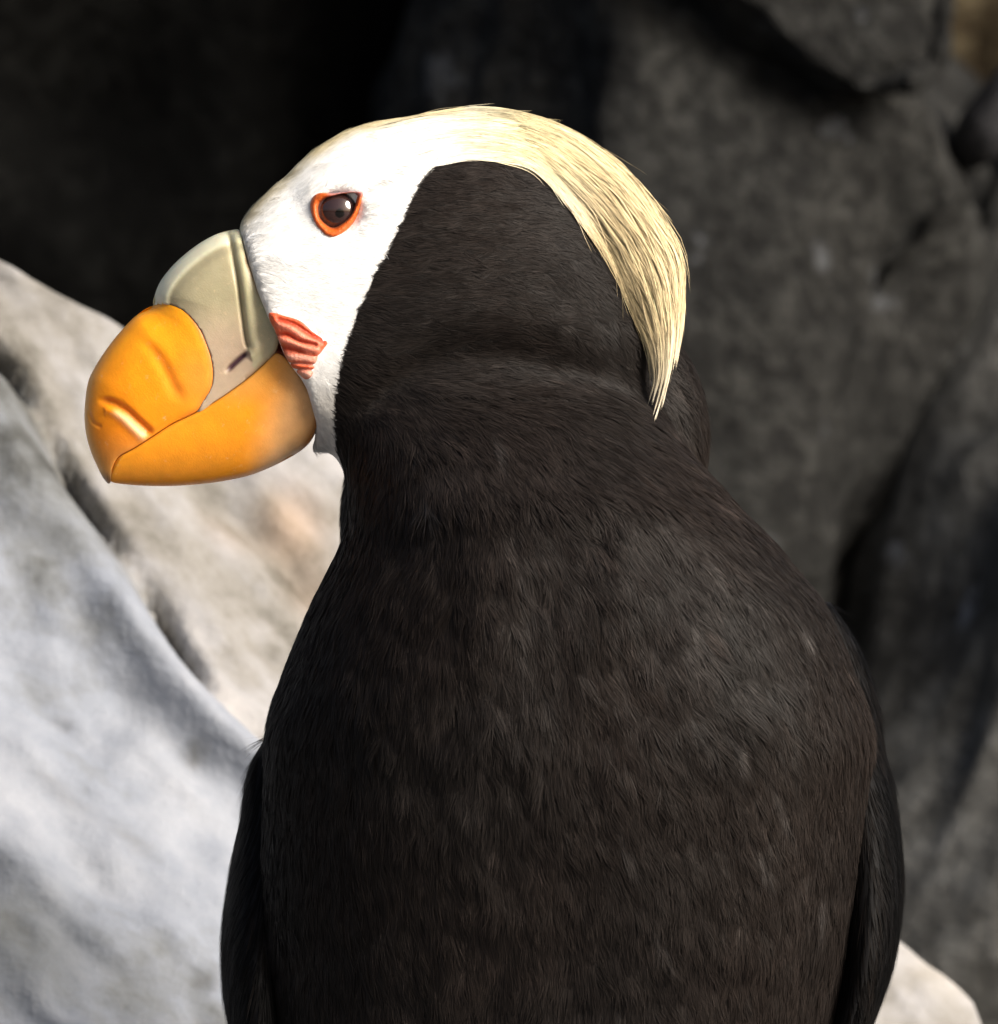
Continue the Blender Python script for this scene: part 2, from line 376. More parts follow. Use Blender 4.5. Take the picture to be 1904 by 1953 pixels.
# thickness of the head: an inflated profile
g = 5.0
hx = np.arange(140, 1300, g); hy = np.arange(180, 960, g)
HX, HY = np.meshgrid(hx, hy); HP = np.stack([HX.ravel(), HY.ravel()], 1)
fullc = cr(FULL, 200); headc = cr(HEAD, 240)
mF = inside(HP, fullc).reshape(HX.shape)
u = np.zeros(HX.shape)
for it in range(6000):
    u[1:-1, 1:-1] = .25 * (u[:-2, 1:-1] + u[2:, 1:-1] + u[1:-1, :-2] + u[1:-1, 2:] + g * g)
    u *= mF
T = np.sqrt(2 * u) * .66
def Tat(P):
    fx = np.clip((P[:, 0] - hx[0]) / g, 0, len(hx) - 2); fy = np.clip((P[:, 1] - hy[0]) / g, 0, len(hy) - 2)
    i = fx.astype(int); j = fy.astype(int); a = fx - i; b = fy - j
    return (u[j, i] * (1 - a) * (1 - b) + u[j, i + 1] * a * (1 - b) + u[j + 1, i] * (1 - a) * b + u[j + 1, i + 1] * a * b) ** .5 * 2 ** .5 * .66
print('T cheek', Tat(np.array([[645, 410.], [530, 600.], [480, 500.], [900, 500.], [330, 750.], [600, 800.]])))

def heightfield(mask):
    co = []; fs = []
    id0 = -np.ones(mask.shape, int); k = np.argwhere(mask)
    id0[mask] = np.arange(len(k)); n = len(k)
    t = np.maximum(T[mask], 3.0)
    px = HX[mask]; py = HY[mask]
    f = np.stack([(px - 952) * S, -t * S, (976.5 - py) * S + ZC], 1); b_ = f.copy(); b_[:, 1] = t * S
    cells = mask[:-1, :-1] & mask[1:, :-1] & mask[:-1, 1:] & mask[1:, 1:]
    a = id0[:-1, :-1][cells]; b2 = id0[:-1, 1:][cells]; c = id0[1:, 1:][cells]; d = id0[1:, :-1][cells]
    F = np.stack([a, d, c, b2], 1); B = np.stack([a, b2, c, d], 1) + n
    # walls on border edges
    from collections import Counter
    ed = {}
    for fc in F:
        for i in range(4):
            e = (fc[i], fc[(i + 1) % 4])
            ed[e] = 1
    W = [(e[1], e[0], e[0] + n, e[1] + n) for e in ed if (e[1], e[0]) not in ed]
    return np.vstack([f, b_]), [F, B, np.array(W)]
hco, hf = heightfield(inside(HP, headc).reshape(HX.shape))
me_h = mesh_np('tmp_head', hco, hf); oh = link('tmp_head', me_h)

# torso: lofted rings
LV = [(670, 790, 1170, 10, 40), (700, 740, 1195, 5, 80), (735, 700, 1215, 0, 130), (780, 675, 1245, -10, 186), (860, 650, 1312, -12, 278), (900, 657, 1348, -12, 318), (960, 665, 1400, -10, 385), (1020, 656, 1460, -8, 410),
      (1070, 636, 1503, -5, 428), (1130, 607, 1553, 0, 446), (1200, 576, 1592, 5, 462), (1270, 548, 1622, 10, 475), (1340, 523, 1650, 15, 486), (1400, 510, 1664, 20, 494), (1450, 507, 1662, 26, 496), (1550, 502, 1655, 36, 494),
      (1700, 495, 1652, 50, 478), (1800, 488, 1642, 58, 460), (1953, 484, 1622, 64, 425), (2200, 505, 1580, 60, 370), (2450, 600, 1490, 30, 310), (2650, 730, 1370, -20, 240), (2790, 870, 1230, -70, 160), (2840, 960, 1140, -90, 80)]
LVd = cr(LV, 90, closed=False)
nth = 72; rings = []
for py, xl, xr, yc, hd in LVd:
    th = np.linspace(0, 2 * math.pi, nth, endpoint=False)
    cx = (xl + xr) / 2; rx = (xr - xl) / 2
    c = np.cos(th); s_ = np.sin(th); p = 2 / 2.25
    rings.append(np.stack([(cx + rx * np.sign(c) * np.abs(c) ** p - 952) * S, (yc + hd * np.sign(s_) * np.abs(s_) ** p) * S, np.full(nth, (976.5 - py) * S + ZC)], 1))
co = np.vstack(rings); nr = len(rings)
ii = np.arange(nr * nth).reshape(nr, nth)
fq = np.stack([ii[:-1], ii[1:], np.roll(ii[1:], -1, 1), np.roll(ii[:-1], -1, 1)], -1).reshape(-1, 4)
co = np.vstack([co, rings[0].mean(0), rings[-1].mean(0)])
f3 = np.vstack([np.stack([ii[0], np.roll(ii[0], -1), np.full(nth, nr * nth)], 1), np.stack([np.roll(ii[-1], -1), ii[-1], np.full(nth, nr * nth + 1)], 1)])
ot = link('tmp_torso', mesh_np('tmp_torso', co, [fq, f3]))
# far side of the neck and breast, tail root
def ell(px, py, y, rx, ry, rz):
    bm = bmesh.new(); bmesh.ops.create_uvsphere(bm, u_segments=40, v_segments=24, radius=1)
    for v in bm.verts:
        v.co = (v.co.x * rx * S, v.co.y * ry * S, v.co.z * rz * S); v.co += Vector(U(px, py, y))
    m_ = bpy.data.meshes.new('tmp'); bm.to_mesh(m_); bm.free(); return link('tmp', m_)
oe = ell(1195, 830, 135, 158, 150, 235)
oe2 = ell(900, 1000, 170, 250, 260, 320)
bm = bmesh.new()
dg = bpy.context.evaluated_depsgraph_get()
for o in (oh, ot, oe, oe2): bm.from_mesh(o.data)
bmesh.ops.recalc_face_normals(bm, faces=bm.faces)
me_b = bpy.data.meshes.new('tmp_join'); bm.to_mesh(me_b); bm.free()
ob = link('tmp_join', me_b)
md = ob.modifiers.new('r', 'REMESH'); md.mode = 'VOXEL'; md.voxel_size = .0011; md.use_smooth_shade = True
ms = ob.modifiers.new('s', 'SMOOTH'); ms.factor = .5; ms.iterations = 14
dg = bpy.context.evaluated_depsgraph_get()
me_body = bpy.data.meshes.new_from_object(ob.evaluated_get(dg)); me_body.name = 'body'
for o in (oh, ot, oe, oe2, ob):
    m_ = o.data; bpy.data.objects.remove(o); bpy.data.meshes.remove(m_)

nv = len(me_body.vertices); BV = np.empty(nv * 3, np.float32); me_body.vertices.foreach_get('co', BV); BV = BV.reshape(-1, 3)
def to_px(co): return np.stack([co[:, 0] / S + 952, 976.5 - (co[:, 2] - ZC) / S], 1)
P = to_px(BV)
# soft folds of the plumage and the eye socket
front = BV[:, 1] < 0
EYE = np.array([647., 409.])
dE = np.linalg.norm((P - EYE) / np.array([1, .9]), axis=1)
BV[:, 1] += np.where(front, 24 * S * np.exp(-(dE / 44) ** 6), 0)
browd, bt, _ = dist_poly(P, [(585, 372), (640, 357), (700, 362), (760, 330)], param=True)
BV[:, 1] -= np.where(front, 5 * S * np.exp(-(browd / 16) ** 2), 0)
lored = np.linalg.norm((P - np.array([560, 400])) / np.array([40, 60]), axis=1)
BV[:, 1] += np.where(front, 7 * S * np.exp(-lored ** 2), 0)
fr = np.array([9 * noise.fractal(Vector((a / 120, b / 170, 3.3)), .9, 2.0, 3) if f and b > 700 else 0 for (a, b), f in zip(P, front)])
BV[:, 1] += fr * S * smooth01((P[:, 1] - 750) / 200)
# relax the join of head and neck so that the plumage runs over it
NECK = cr([(690, 840), (760, 780), (850, 735), (950, 722), (1050, 728), (1150, 748), (1240, 790)], 40, closed=False)
ne = len(me_body.edges); ED = np.empty(ne * 2, np.int32); me_body.edges.foreach_get('vertices', ED); ED = ED.reshape(-1, 2)
deg = np.bincount(ED.ravel(), minlength=nv)
nm = np.where(front, smooth01((110 - dist_poly(P, NECK)) / 60), 0)[:, None] * .8
for _ in range(60):
    acc = np.stack([np.bincount(ED[:, 0], BV[ED[:, 1], i_], nv) + np.bincount(ED[:, 1], BV[ED[:, 0], i_], nv) for i_ in range(3)], 1) / deg[:, None]
    BV = (BV + (acc - BV) * nm).astype(np.float32)
P = to_px(BV)
fd, fp, fs = dist_poly(P, cr([(680, 815), (740, 745), (830, 692), (920, 680), (1010, 688), (1100, 712), (1180, 745), (1260, 795)], 40, closed=False), param=True)
env = smooth01(fp / .15) * smooth01((1 - fp) / .1)
BV[:, 1] += np.where(front, 10 * S * env * np.exp(-(fd / 34) ** 2) - 6 * S * env * np.exp(-((fd - 75) / 45) ** 2) * (P[:, 1] < 760), 0)
for (ax, ay, rx_, ry_, am) in ((1170, 1340, 130, 110, 13), (1400, 1250, 170, 240, -10), (800, 1350, 200, 300, -5), (1060, 1150, 90, 260, 5), (1000, 560, 170, 90, -6)):
    BV[:, 1] += np.where(front, am * S * np.exp(-((P[:, 0] - ax) / rx_) ** 2 - ((P[:, 1] - ay) / ry_) ** 2), 0)
me_body.vertices.foreach_set('co', BV.ravel()); me_body.update()

# plumage colours: signed distance to the edge of the black cap
BLACK = [(641, 858), (637, 800), (641, 740), (650, 690), (667, 640), (680, 600), (700, 560), (715, 522), (735, 490), (752, 455), (768, 420), (783, 385), (802, 348), (828, 320), (870, 308), (930, 305), (985, 315), (1035, 332), (1092, 384), (1142, 438),
         (1186, 503), (1205, 560), (1215, 590), (1400, 560), (2500, 560), (2500, 4000), (-500, 4000), (-500, 980), (600, 985), (658, 900)]
blackc = np.array(BLACK, float)
def white_sd(P):
    d = dist_poly(P, blackc[:29], closed=False)
    return np.where(inside(P, blackc), -d, d)
def plume_col(P):
    """colour of the pale head feathers, with edge glow and eye crease painted in"""
    yel = smooth01((P[:, 0] - 690) / 340) * smooth01((420 - P[:, 1] + .25 * (P[:, 0] - 900)) / 160)
    topd = dist_poly(P, [(452, 432), (482, 390), (560, 317), (650, 252), (760, 224), (880, 208)])
    yel = np.maximum(yel, .95 * np.exp(-(topd / 17) ** 2))  # warm glow of the forehead edge painted as yellow
    gry = smooth01((P[:, 1] - 690) / 90) * smooth01((P[:, 0] - 540) / 40)       # greyer chin
    c = lerp(rgb([.88, .88, .87]), rgb([.80, .68, .40]), yel[:, None])
    c = lerp(c, rgb([.50, .47, .43]), (.75 * gry)[:, None])
    ls = np.exp(-(dist_poly(P, [(452, 440), (470, 500), (500, 575), (528, 640)]) / 12) ** 2)
    c = lerp(c, rgb([.62, .57, .48]), (.5 * ls)[:, None])
    eye_crease = np.exp(-(dist_poly(P, [(696, 371), (708, 364), (722, 352)]) / 2.5) ** 2) + .25 * np.exp(-(dist_poly(P, [(598, 367), (620, 360), (660, 364)]) / 5) ** 2)  # shade of the eye-corner crease greyed into the hairs, fainter line above the eye
    return lerp(c, rgb([.16, .14, .14]), np.clip(.35 * eye_crease, 0, 1)[:, None])
P = to_px(BV)
sd = white_sd(P)
wob = np.array([8 * noise.noise(Vector((a / 14, b / 14, 0))) for a, b in P])
wm = smooth01((sd + wob * .6 + 3) / 7)
wm = np.where(P[:, 1] > 900, 0, wm)
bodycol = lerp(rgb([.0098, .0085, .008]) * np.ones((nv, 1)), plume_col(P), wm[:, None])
set_col(me_body, bodycol)
body = link('body', me_body, root, M_under); me_body.materials.clear(); me_body.materials.append(M_under)

me_body.calc_loop_triangles()
nt_ = len(me_body.loop_triangles); TR = np.empty(nt_ * 3, np.int32); me_body.loop_triangles.foreach_get('vertices', TR); TR = TR.reshape(-1, 3)
VN = np.empty(nv * 3, np.float32); me_body.vertex_normals.foreach_get('vector', VN); VN = VN.reshape(-1, 3)
bvh = BVHTree.FromPolygons([Vector(v) for v in BV], TR.tolist())
def surf_y(px, py):     # depth of the near side of the body, in units
    h = bvh.ray_cast(Vector(U(px, py, -3000)), Vector((0, 1, 0)))
    return h[0].y / S if h[0] is not None else 0.0

# ---- feathers: short barbs laid along the lie of the plumage
FLOW = [(480, 430, 1, -.55), (520, 560, 1, .35), (600, 300, 1, -.5), (700, 250, 1, -.2), (850, 250, 1, .05), (1000, 280, 1, .35), (650, 480, 1, .1), (620, 800, .6, .8), (760, 500, 1, -.02), (900, 400, 1, .12), (1000, 450, 1, .22), (1120, 520, .85, .5),
        (900, 560, 1, .02), (1050, 600, 1, .32), (1180, 650, .8, .75), (780, 640, .9, .0), (700, 740, .75, .35), (860, 680, .95, .05), (1000, 690, 1, .3), (1120, 720, .85, .55), (1250, 760, .6, .8), (1320, 830, .5, .85), (680, 860, .3, .95), (800, 800, .45, .9), (660, 960, .1, 1), (900, 850, .3, .95), (1050, 850, .3, .95), (1200, 900, .5, .85),
        (1350, 970, .65, .75), (1450, 1060, .65, .75), (1560, 1200, .5, .85), (1640, 1400, .2, 1), (1650, 1700, -.05, 1), (1400, 1300, .62, .8), (1300, 1150, .5, .85), (1100, 1150, .3, .95), (900, 1100, .1, 1), (750, 1100, -.15, 1), (620, 1150, -.35, .95), (540, 1300, -.25, 1), (500, 1500, -.05, 1), (560, 1800, .05, 1),
        (800, 1500, -.05, 1), (1000, 1400, .1, 1), (1200, 1500, .35, .95), (1450, 1550, .42, .9), (1400, 1800, .2, 1), (1000, 1850, .02, 1), (1600, 1900, -.02, 1), (1000, 2500, 0, 1)]
FL = np.array(FLOW, float)
def flow(P):
    num = np.zeros((len(P), 2)); den = np.zeros(len(P))
    for a, b, c, d in FL:
        w_ = 1 / (((P[:, 0] - a) ** 2 + (P[:, 1] - b) ** 2) + 900) ** 1.6
        l = math.hypot(c, d); num += w_[:, None] * np.array([c / l, d / l]); den += w_
    v = num / den[:, None]
    return v / np.linalg.norm(v, axis=1)[:, None]
def unit(v): return v / (np.linalg.norm(v, axis=-1, keepdims=True) + 1e-12)

def strips(name, pts, side, width, cols, parent, mat, bn=None):
    """pts (n,k,3) centre lines, side (n,k,3) unit, width (n,k): flat tapering barbs as one mesh"""
    n, k, _ = pts.shape
    L = pts[:, :-1] - side[:, :-1] * width[:, :-1, None]; R = pts[:, :-1] + side[:, :-1] * width[:, :-1, None]
    m_ = 2 * (k - 1) + 1
    V = np.empty((n, m_, 3)); V[:, 0:-1:2] = L; V[:, 1:-1:2] = R; V[:, -1] = pts[:, -1]
    b_ = (np.arange(n) * m_)[:, None]
    qs = [np.concatenate([b_ + 2 * i, b_ + 2 * i + 1, b_ + 2 * i + 3, b_ + 2 * i + 2], 1) for i in range(k - 2)]
    tr = np.concatenate([b_ + 2 * (k - 2), b_ + 2 * (k - 2) + 1, b_ + m_ - 1], 1)
    faces = ([np.vstack(qs)] if qs else []) + [tr]
    if cols.ndim == 2: cc = np.repeat(cols[:, None], m_, 1)
    else:
        cc = np.empty((n, m_, 3)); cc[:, 0:-1:2] = cols[:, :-1]; cc[:, 1:-1:2] = cols[:, :-1]; cc[:, -1] = cols[:, -1]
    me = mesh_np(name, V.reshape(-1, 3), faces, True, cc.reshape(-1, 3))
    if bn is not None:
        at_ = me.attributes.new('bn', 'FLOAT_VECTOR', 'POINT')
        at_.data.foreach_set('vector', np.repeat(bn[:, None], m_, 1).astype(np.float32).ravel())
    return link(name, me, parent, mat)

def scatter(V, TR, VN, n, weight):
    tri = V[TR]; ar = np.linalg.norm(np.cross(tri[:, 1] - tri[:, 0], tri[:, 2] - tri[:, 0]), axis=1)
    pr = ar * weight(tri.mean(1), VN[TR].mean(1)); pr /= pr.sum()
    f = rng.choice(len(TR), n, p=pr)
    a, b = rng.random(n), rng.random(n); m = a + b > 1; a[m] = 1 - a[m]; b[m] = 1 - b[m]
    t = V[TR[f]]; nn = VN[TR[f]]
    return t[:, 0] + (t[:, 1] - t[:, 0]) * a[:, None] + (t[:, 2] - t[:, 0]) * b[:, None], unit(nn[:, 0] + (nn[:, 1] - nn[:, 0]) * a[:, None] + (nn[:, 2] - nn[:, 0]) * b[:, None])

BILLZONE = cr(z1([(1100, 90), (1135, 200), (1170, 330), (1210, 430), (1258, 540), (1318, 620), (1370, 680), (1540, 715), (1640, 790), (1725, 860), (1640, 970), (1610, 1100), (1640, 1190), (1672, 1270), (1668, 1380), (1635, 1470), (1585, 1550), (1500, 1610), (1000, 1790), (300, 1810), (0, 1500), (300, 600)]), 200)
EYEZONE_ = None
def z2(pts): return [(566 + a * .08576, 337.5 + b * .08576) for a, b in pts]
EYE_OUT = cr(z2([(325, 690), (345, 560), (420, 450), (560, 392), (800, 398), (1050, 380), (1300, 372), (1510, 395), (1480, 500), (1435, 700), (1370, 900), (1270, 1090), (1100, 1260), (900, 1372), (720, 1360), (560, 1230), (430, 1060), (350, 850)]), 96)
EYE_IN = cr(z2([(500, 700), (540, 600), (650, 515), (830, 465), (1000, 425), (1200, 412), (1305, 440), (1342, 560), (1322, 700), (1270, 850), (1170, 990), (1050, 1090), (900, 1175), (780, 1175), (640, 1080), (540, 960), (500, 820)]), 96)

def wt(c, n):
    P = to_px(c)
    w_ = np.where(n[:, 1] < .35, 1.0, .10)
    w_ *= np.where(P[:, 1] > 2050, .12, 1.0)
    return w_
# every feather is a little tuft of barbs that share tone and lie
seedsP, seedsN = scatter(BV, TR, VN, 9000, wt)
kd = kdtree.KDTree(len(seedsP))
for i, p in enumerate(seedsP): kd.insert(p, i)
kd.balance()
NH = 440000
hp, hn = scatter(BV, TR, VN, NH, wt)
Ph = to_px(hp)
zone = inside(Ph, BILLZONE) | (inside(Ph, EYE_OUT) & (hp[:, 1] < 0))
hp, hn, Ph = hp[~zone], hn[~zone], Ph[~zone]
fid = np.array([kd.find(p)[1] for p in hp])
n = len(hp)
F2 = flow(Ph)
d3 = np.stack([F2[:, 0], np.zeros(n), -F2[:, 1]], 1)
dirv = unit(d3 - hn * (d3 * hn).sum(1)[:, None])
side = np.cross(hn, dirv)
# shared turn of a feather, plus each barb's own
fturn = rng.normal(0, .13, len(seedsP)); flift = .028 + np.abs(rng.normal(.02, .018, len(seedsP))); ftone = np.exp(rng.normal(0, .09, len(seedsP)))
swirl = np.array([noise.noise(Vector((a / 75, b / 75, 7.7))) for a, b in Ph])
ang = fturn[fid] + rng.normal(0, .10, n) + .22 * swirl
dirv = unit(dirv * np.cos(ang)[:, None] + side * np.sin(ang)[:, None]); side = np.cross(hn, dirv)
sdh = white_sd(Ph) + rng.normal(0, 2.8, n)
white = (sdh > 0) & (Ph[:, 1] < 900)
headness = smooth01((800 - Ph[:, 1]) / 150)
Lh = lerp(6.6e-3, 3.2e-3, headness) * rng.uniform(.6, 1.3, n)
nearbill = np.minimum(dist_poly(Ph, BILLZONE, True), dist_poly(Ph, EYE_OUT, True))
Lh = np.minimum(Lh, (3 + nearbill * 1.1) * S)
Lh = np.where(white, np.minimum(Lh, (np.maximum(white_sd(Ph), 0) + 5) * S), Lh)
lift = (flift[fid] + np.abs(rng.normal(0, .025, n))) * np.where(white, .3, 1)
# gather the tips of a feather's barbs
sp = seedsP[fid]; rel = hp - sp; lat = (rel * side).sum(1)
k = 3; s_ = np.array([0, .55, 1.0])
pts = hp[:, None] + dirv[:, None] * (Lh[:, None] * s_)[..., None] + hn[:, None] * (Lh[:, None] * (lift[:, None] * s_ - .35 * lift[:, None] * s_ ** 2))[..., None]
pts -= side[:, None] * (lat[:, None] * .55 * s_ ** 1.5)[..., None]
pts += hn[:, None] * (np.where(white, .4e-4, 1.2e-4)[:, None] * s_)[..., None]
roll = rng.normal(0, .5, n) * np.where(white, .1, 1)
sd3 = unit(side * np.cos(roll)[:, None] + hn * np.sin(roll)[:, None])
wid = lerp(1.0e-4, .8e-4, headness)[:, None] * (1 - .6 * s_ ** 2) * np.ones((n, 1))
patch = np.array([noise.fractal(Vector((a / 60, b / 110, 2.2)), .8, 2.1, 3) for a, b in Ph])
tone = ftone[fid] * np.exp(rng.normal(0, .24, n)) * np.exp(.20 * patch)
# worn tips here and there, and glints painted as paler feathers
worn_glint = (rng.random(len(seedsP)) < .012)[fid] & (Ph[:, 1] > 720)
brownish = np.array([.5 + .5 * noise.noise(Vector((a / 260, b / 260, 1.1))) for a, b in Ph])
blk = lerp(rgb([.0102, .0086, .0079]), rgb([.0148, .0108, .0091]), brownish[:, None]) * tone[:, None]
fleck = np.zeros(n)
for fx, fy, fl, fa in ((1385, 1408, 26, .9), (1515, 1187, 22, .7), (815, 958, 20, .5), (1300, 1170, 34, .45), (1475, 1520, 44, .4), (1180, 1590, 40, .4), (940, 850, 26, .35), (1560, 1720, 34, .45), (1440, 1620, 30, .4), (990, 1095, 36, .35), (1250, 1760, 30, .35), (1330, 1060, 28, .35), (1180, 1930, 30, .5)):
    fv = flow(np.array([[fx, fy]], float))[0]; rl = Ph - np.array([fx, fy])
    fleck = np.maximum(fleck, fa * np.exp(-((rl @ fv) / fl) ** 2 - ((rl @ np.array([-fv[1], fv[0]])) / 6) ** 2))
blk = np.where(worn_glint[:, None], blk * 1.8, blk)
blk = blk + fleck[:, None] * rgb([.075, .07, .068])
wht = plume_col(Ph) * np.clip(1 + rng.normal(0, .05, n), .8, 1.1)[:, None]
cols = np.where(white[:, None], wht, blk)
bnh = unit(hn * .8 + .2 * np.cross(sd3, dirv) * np.sign((np.cross(sd3, dirv) * hn).sum(1))[:, None] + rng.normal(0, .07, (n, 3)) * np.where(white, .2, 1)[:, None] + (dirv * (rng.normal(0, .05, len(seedsP))[fid])[:, None] + side * (rng.normal(0, .05, len(seedsP))[fid])[:, None]) * np.where(white, .25, 1)[:, None])
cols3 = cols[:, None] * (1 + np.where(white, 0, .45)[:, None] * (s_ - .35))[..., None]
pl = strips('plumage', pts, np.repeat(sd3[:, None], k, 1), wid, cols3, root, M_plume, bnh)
tag(pl, kind='stuff')

# ---- head plume
UP = cr([(690, 240), (760, 224), (820, 213), (900, 206), (970, 212), (1040, 230), (1110, 262), (1180, 312), (1232, 372), (1272, 432), (1300, 492), (1305, 560), (1300, 640), (1287, 710), (1274, 768)], 200, closed=False)
LO = cr([(800, 335), (835, 322), (900, 307), (980, 314), (1030, 337), (1080, 390), (1120, 440), (1160, 500), (1190, 560), (1212, 610), (1232, 655), (1243, 700), (1245, 735), (1232, 785)], 200, closed=False)
def plume(nst, sgn):
    k = 14
    v = rng.beta(1.05, 1.05, nst); u0 = rng.random(nst) ** .85 * .88; ln = rng.uniform(.12, .30, nst)
    long_ = rng.random(nst) < .10; ln = np.where(long_, ln * 1.6, ln)
    # outer and inner strands end earlier, so the plume frays to a few tips
    if sgn < 0: v = v * .88
    endu = np.minimum(1.10, .965 - .12 * np.abs(v - .45) * 2 + rng.normal(0, .035, nst) + .05 * np.sin(np.round(v * 5) * 2.4 + 1))
    u1 = np.minimum(u0 + ln, endu); u0 = np.minimum(u0, u1 - .10)
    ss = np.linspace(0, 1, k)
    uu = u0[:, None] + (u1 - u0)[:, None] * ss
    ncl = 34; jit = rng.normal(0, .012, nst)
    cl = np.clip(np.round((v + jit) * ncl + .7 * np.sin(u0 * 17)) / ncl, 0, 1)
    wav = .022 * np.sin(uu * 21 + cl[:, None] * 40) + .012 * np.sin(uu * 47 + v[:, None] * 90)
    vv = v[:, None] + wav + rng.normal(0, .045, nst)[:, None] * ss ** 1.5
    vv = vv + (cl - v)[:, None] * .75 * ss * smooth01((uu - .2) / .5)
    cl2 = np.round(v * 5 + rng.normal(0, .25, nst)) / 5
    vv = vv + (cl2[:, None] - vv) * .8 * smooth01((uu - .80) / .2)
    stray = rng.random(nst) < .04
    vv = np.where(stray[:, None], vv + rng.uniform(.03, .13, nst)[:, None] * ss ** 2 * np.sign(v - .45)[:, None], np.clip(vv, -.04, 1.03))
    ux = np.clip(uu, 0, 1) * 199; i = np.minimum(ux.astype(int), 198); a = (ux - i)[..., None]
    pu = UP[i] * (1 - a) + UP[i + 1] * a; plw = LO[i] * (1 - a) + LO[i + 1] * a
    over = np.clip(uu - 1, 0, 1)[..., None]
    pp = plw + (pu - plw) * vv[..., None] + over * np.array([-150., 420.])
    H = lerp(100, 42, smooth01(uu * 1.0))
    e = np.clip(1 - ((vv - .38) / .70) ** 2, 0, 1) ** .5
    depth = rng.uniform(-4, 14, nst)[:, None] * smooth01((uu - .25) / .5) + (5 * np.sin(cl * 77))[:, None] * smooth01((uu - .3) / .4)
    bnr = np.zeros((nst, 3)); bnw = np.zeros(nst)
    for q_ in range(nst):
        h_ = bvh.ray_cast(Vector(U(pp[q_, k // 2, 0], pp[q_, k // 2, 1], -3000)), Vector((0, 1, 0)))
        if h_[0] is not None and pp[q_, k // 2, 0] < 1235: bnr[q_] = h_[1]; bnw[q_] = 1
    bnr[:, 1] *= sgn
    yy = -(H * e * smooth01((uu - .05) / .35) + depth)
    for q_ in range(nst):
        for j in range(k):
            sy = surf_y(pp[q_, j, 0], pp[q_, j, 1])
            if sy < 0:
                lf = (1.2 + 9 * min(1, uu[q_, j] / .5) * (.3 + .7 * ss[j])) * (.3 + e[q_, j])
                lf += 16 * min(1, max(0, (uu[q_, j] - .75) / .12))
                yy[q_, j] = min(yy[q_, j], sy - lf)
    for _ in range(2):
        yy[:, 1:-1] = (yy[:, :-2] + 2 * yy[:, 1:-1] + yy[:, 2:]) / 4
    yy[:, -1] = 2 * yy[:, -2] - yy[:, -3]
    pts = np.stack([(pp[..., 0] - 952) * S, sgn * yy * S, (976.5 - pp[..., 1]) * S + ZC], -1)
    tang = unit(np.gradient(pts, axis=1))
    nrm = np.zeros_like(pts); nrm[..., 1] = -sgn
    sdv = unit(np.cross(tang, nrm)); r = rng.normal(0, .5, nst)[:, None, None]
    sdv = unit(sdv * np.cos(r) + nrm * np.sin(r))
    wd = (rng.uniform(.5e-4, 1.25e-4, nst)[:, None]) * (1 - .72 * ss ** 2) * (.35 + .65 * smooth01(ss / .15))
    q0 = pp[:, k // 2]
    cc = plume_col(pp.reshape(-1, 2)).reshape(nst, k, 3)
    cc = lerp(cc, rgb([.66, .53, .31]), smooth01((uu - .22) / .35)[..., None])
    c0 = np.ones((nst, 3)) * np.exp(rng.normal(0, .17, nst))[:, None] * np.exp(.12 * np.sin(cl * 57))[:, None]
    pale = smooth01((uu - .80) / .2)[..., None]
    cc = cc * lerp(np.ones((nst, k, 1)), c0[:, None], smooth01((uu - .05) / .25)[..., None]); cc = lerp(cc, rgb([.80, .74, .60]), pale * .7)
    # cross-section of the plume is rounded
    vm = vv[:, k // 2]
    up_ = unit(np.stack([UP[i[:, k // 2], 0] - LO[i[:, k // 2], 0], np.zeros(nst), -(UP[i[:, k // 2], 1] - LO[i[:, k // 2], 1])], 1))
    bn = unit(np.array([0, -sgn * 1.0, 0]) * (.45 + e[:, k // 2])[:, None] + up_ * ((vm - .42) * 1.6)[:, None] + rng.normal(0, .10, (nst, 3)) + (up_ * (.16 * np.sin(cl * 123))[:, None]))
    wb = (bnw * (1 - smooth01((uu[:, k // 2] - .30) / .35)))[:, None]
    bn = unit(bn * (1 - wb) + (bnr + rng.normal(0, .08, (nst, 3))) * wb)
    o = strips('head_plume', pts, sdv, wd, np.clip(cc, 0, .9), root, M_plume, bn)
    return tag(o, 'straw yellow plume sweeping back over the nape', kind='stuff')
plume(12000, 1); plume(3500, -1)

# ---- bill
A0 = np.array([585, 620.]); A1 = np.array([195, 920.]); AX = (A1 - A0)
def bill_t(P):
    a = np.clip(((P - A0) @ AX) / (AX @ AX), 0, 1)
    W = lerp(112, 50, a ** .9); R = lerp(135, 95, a)
    d = dist_poly(P, SIL)
    q_ = np.clip(d / R, 0, 1)
    return W * (1 - (1 - q_) ** 2.1) ** .55, a, d
GR1 = cr(z1([(405, 838), (470, 848), (540, 890), (600, 960), (650, 1050), (690, 1140), (735, 1220), (760, 1290)]), 40, closed=False)
GR2 = cr(z1([(170, 1262), (230, 1245), (300, 1262), (380, 1310), (450, 1375), (520, 1440), (560, 1480)]), 40, closed=False)
GR3 = cr(z1([(1055, 130), (1068, 180), (1092, 300), (1125, 480), (1150, 680), (1172, 840), (1190, 905)]), 40, closed=False)
NOS = cr(z1([(1030, 1070), (1080, 1020), (1140, 965), (1195, 925)]), 20, closed=False)
TIPC = cr(z1([(112, 1300), (150, 1390), (215, 1425)]), 20, closed=False)
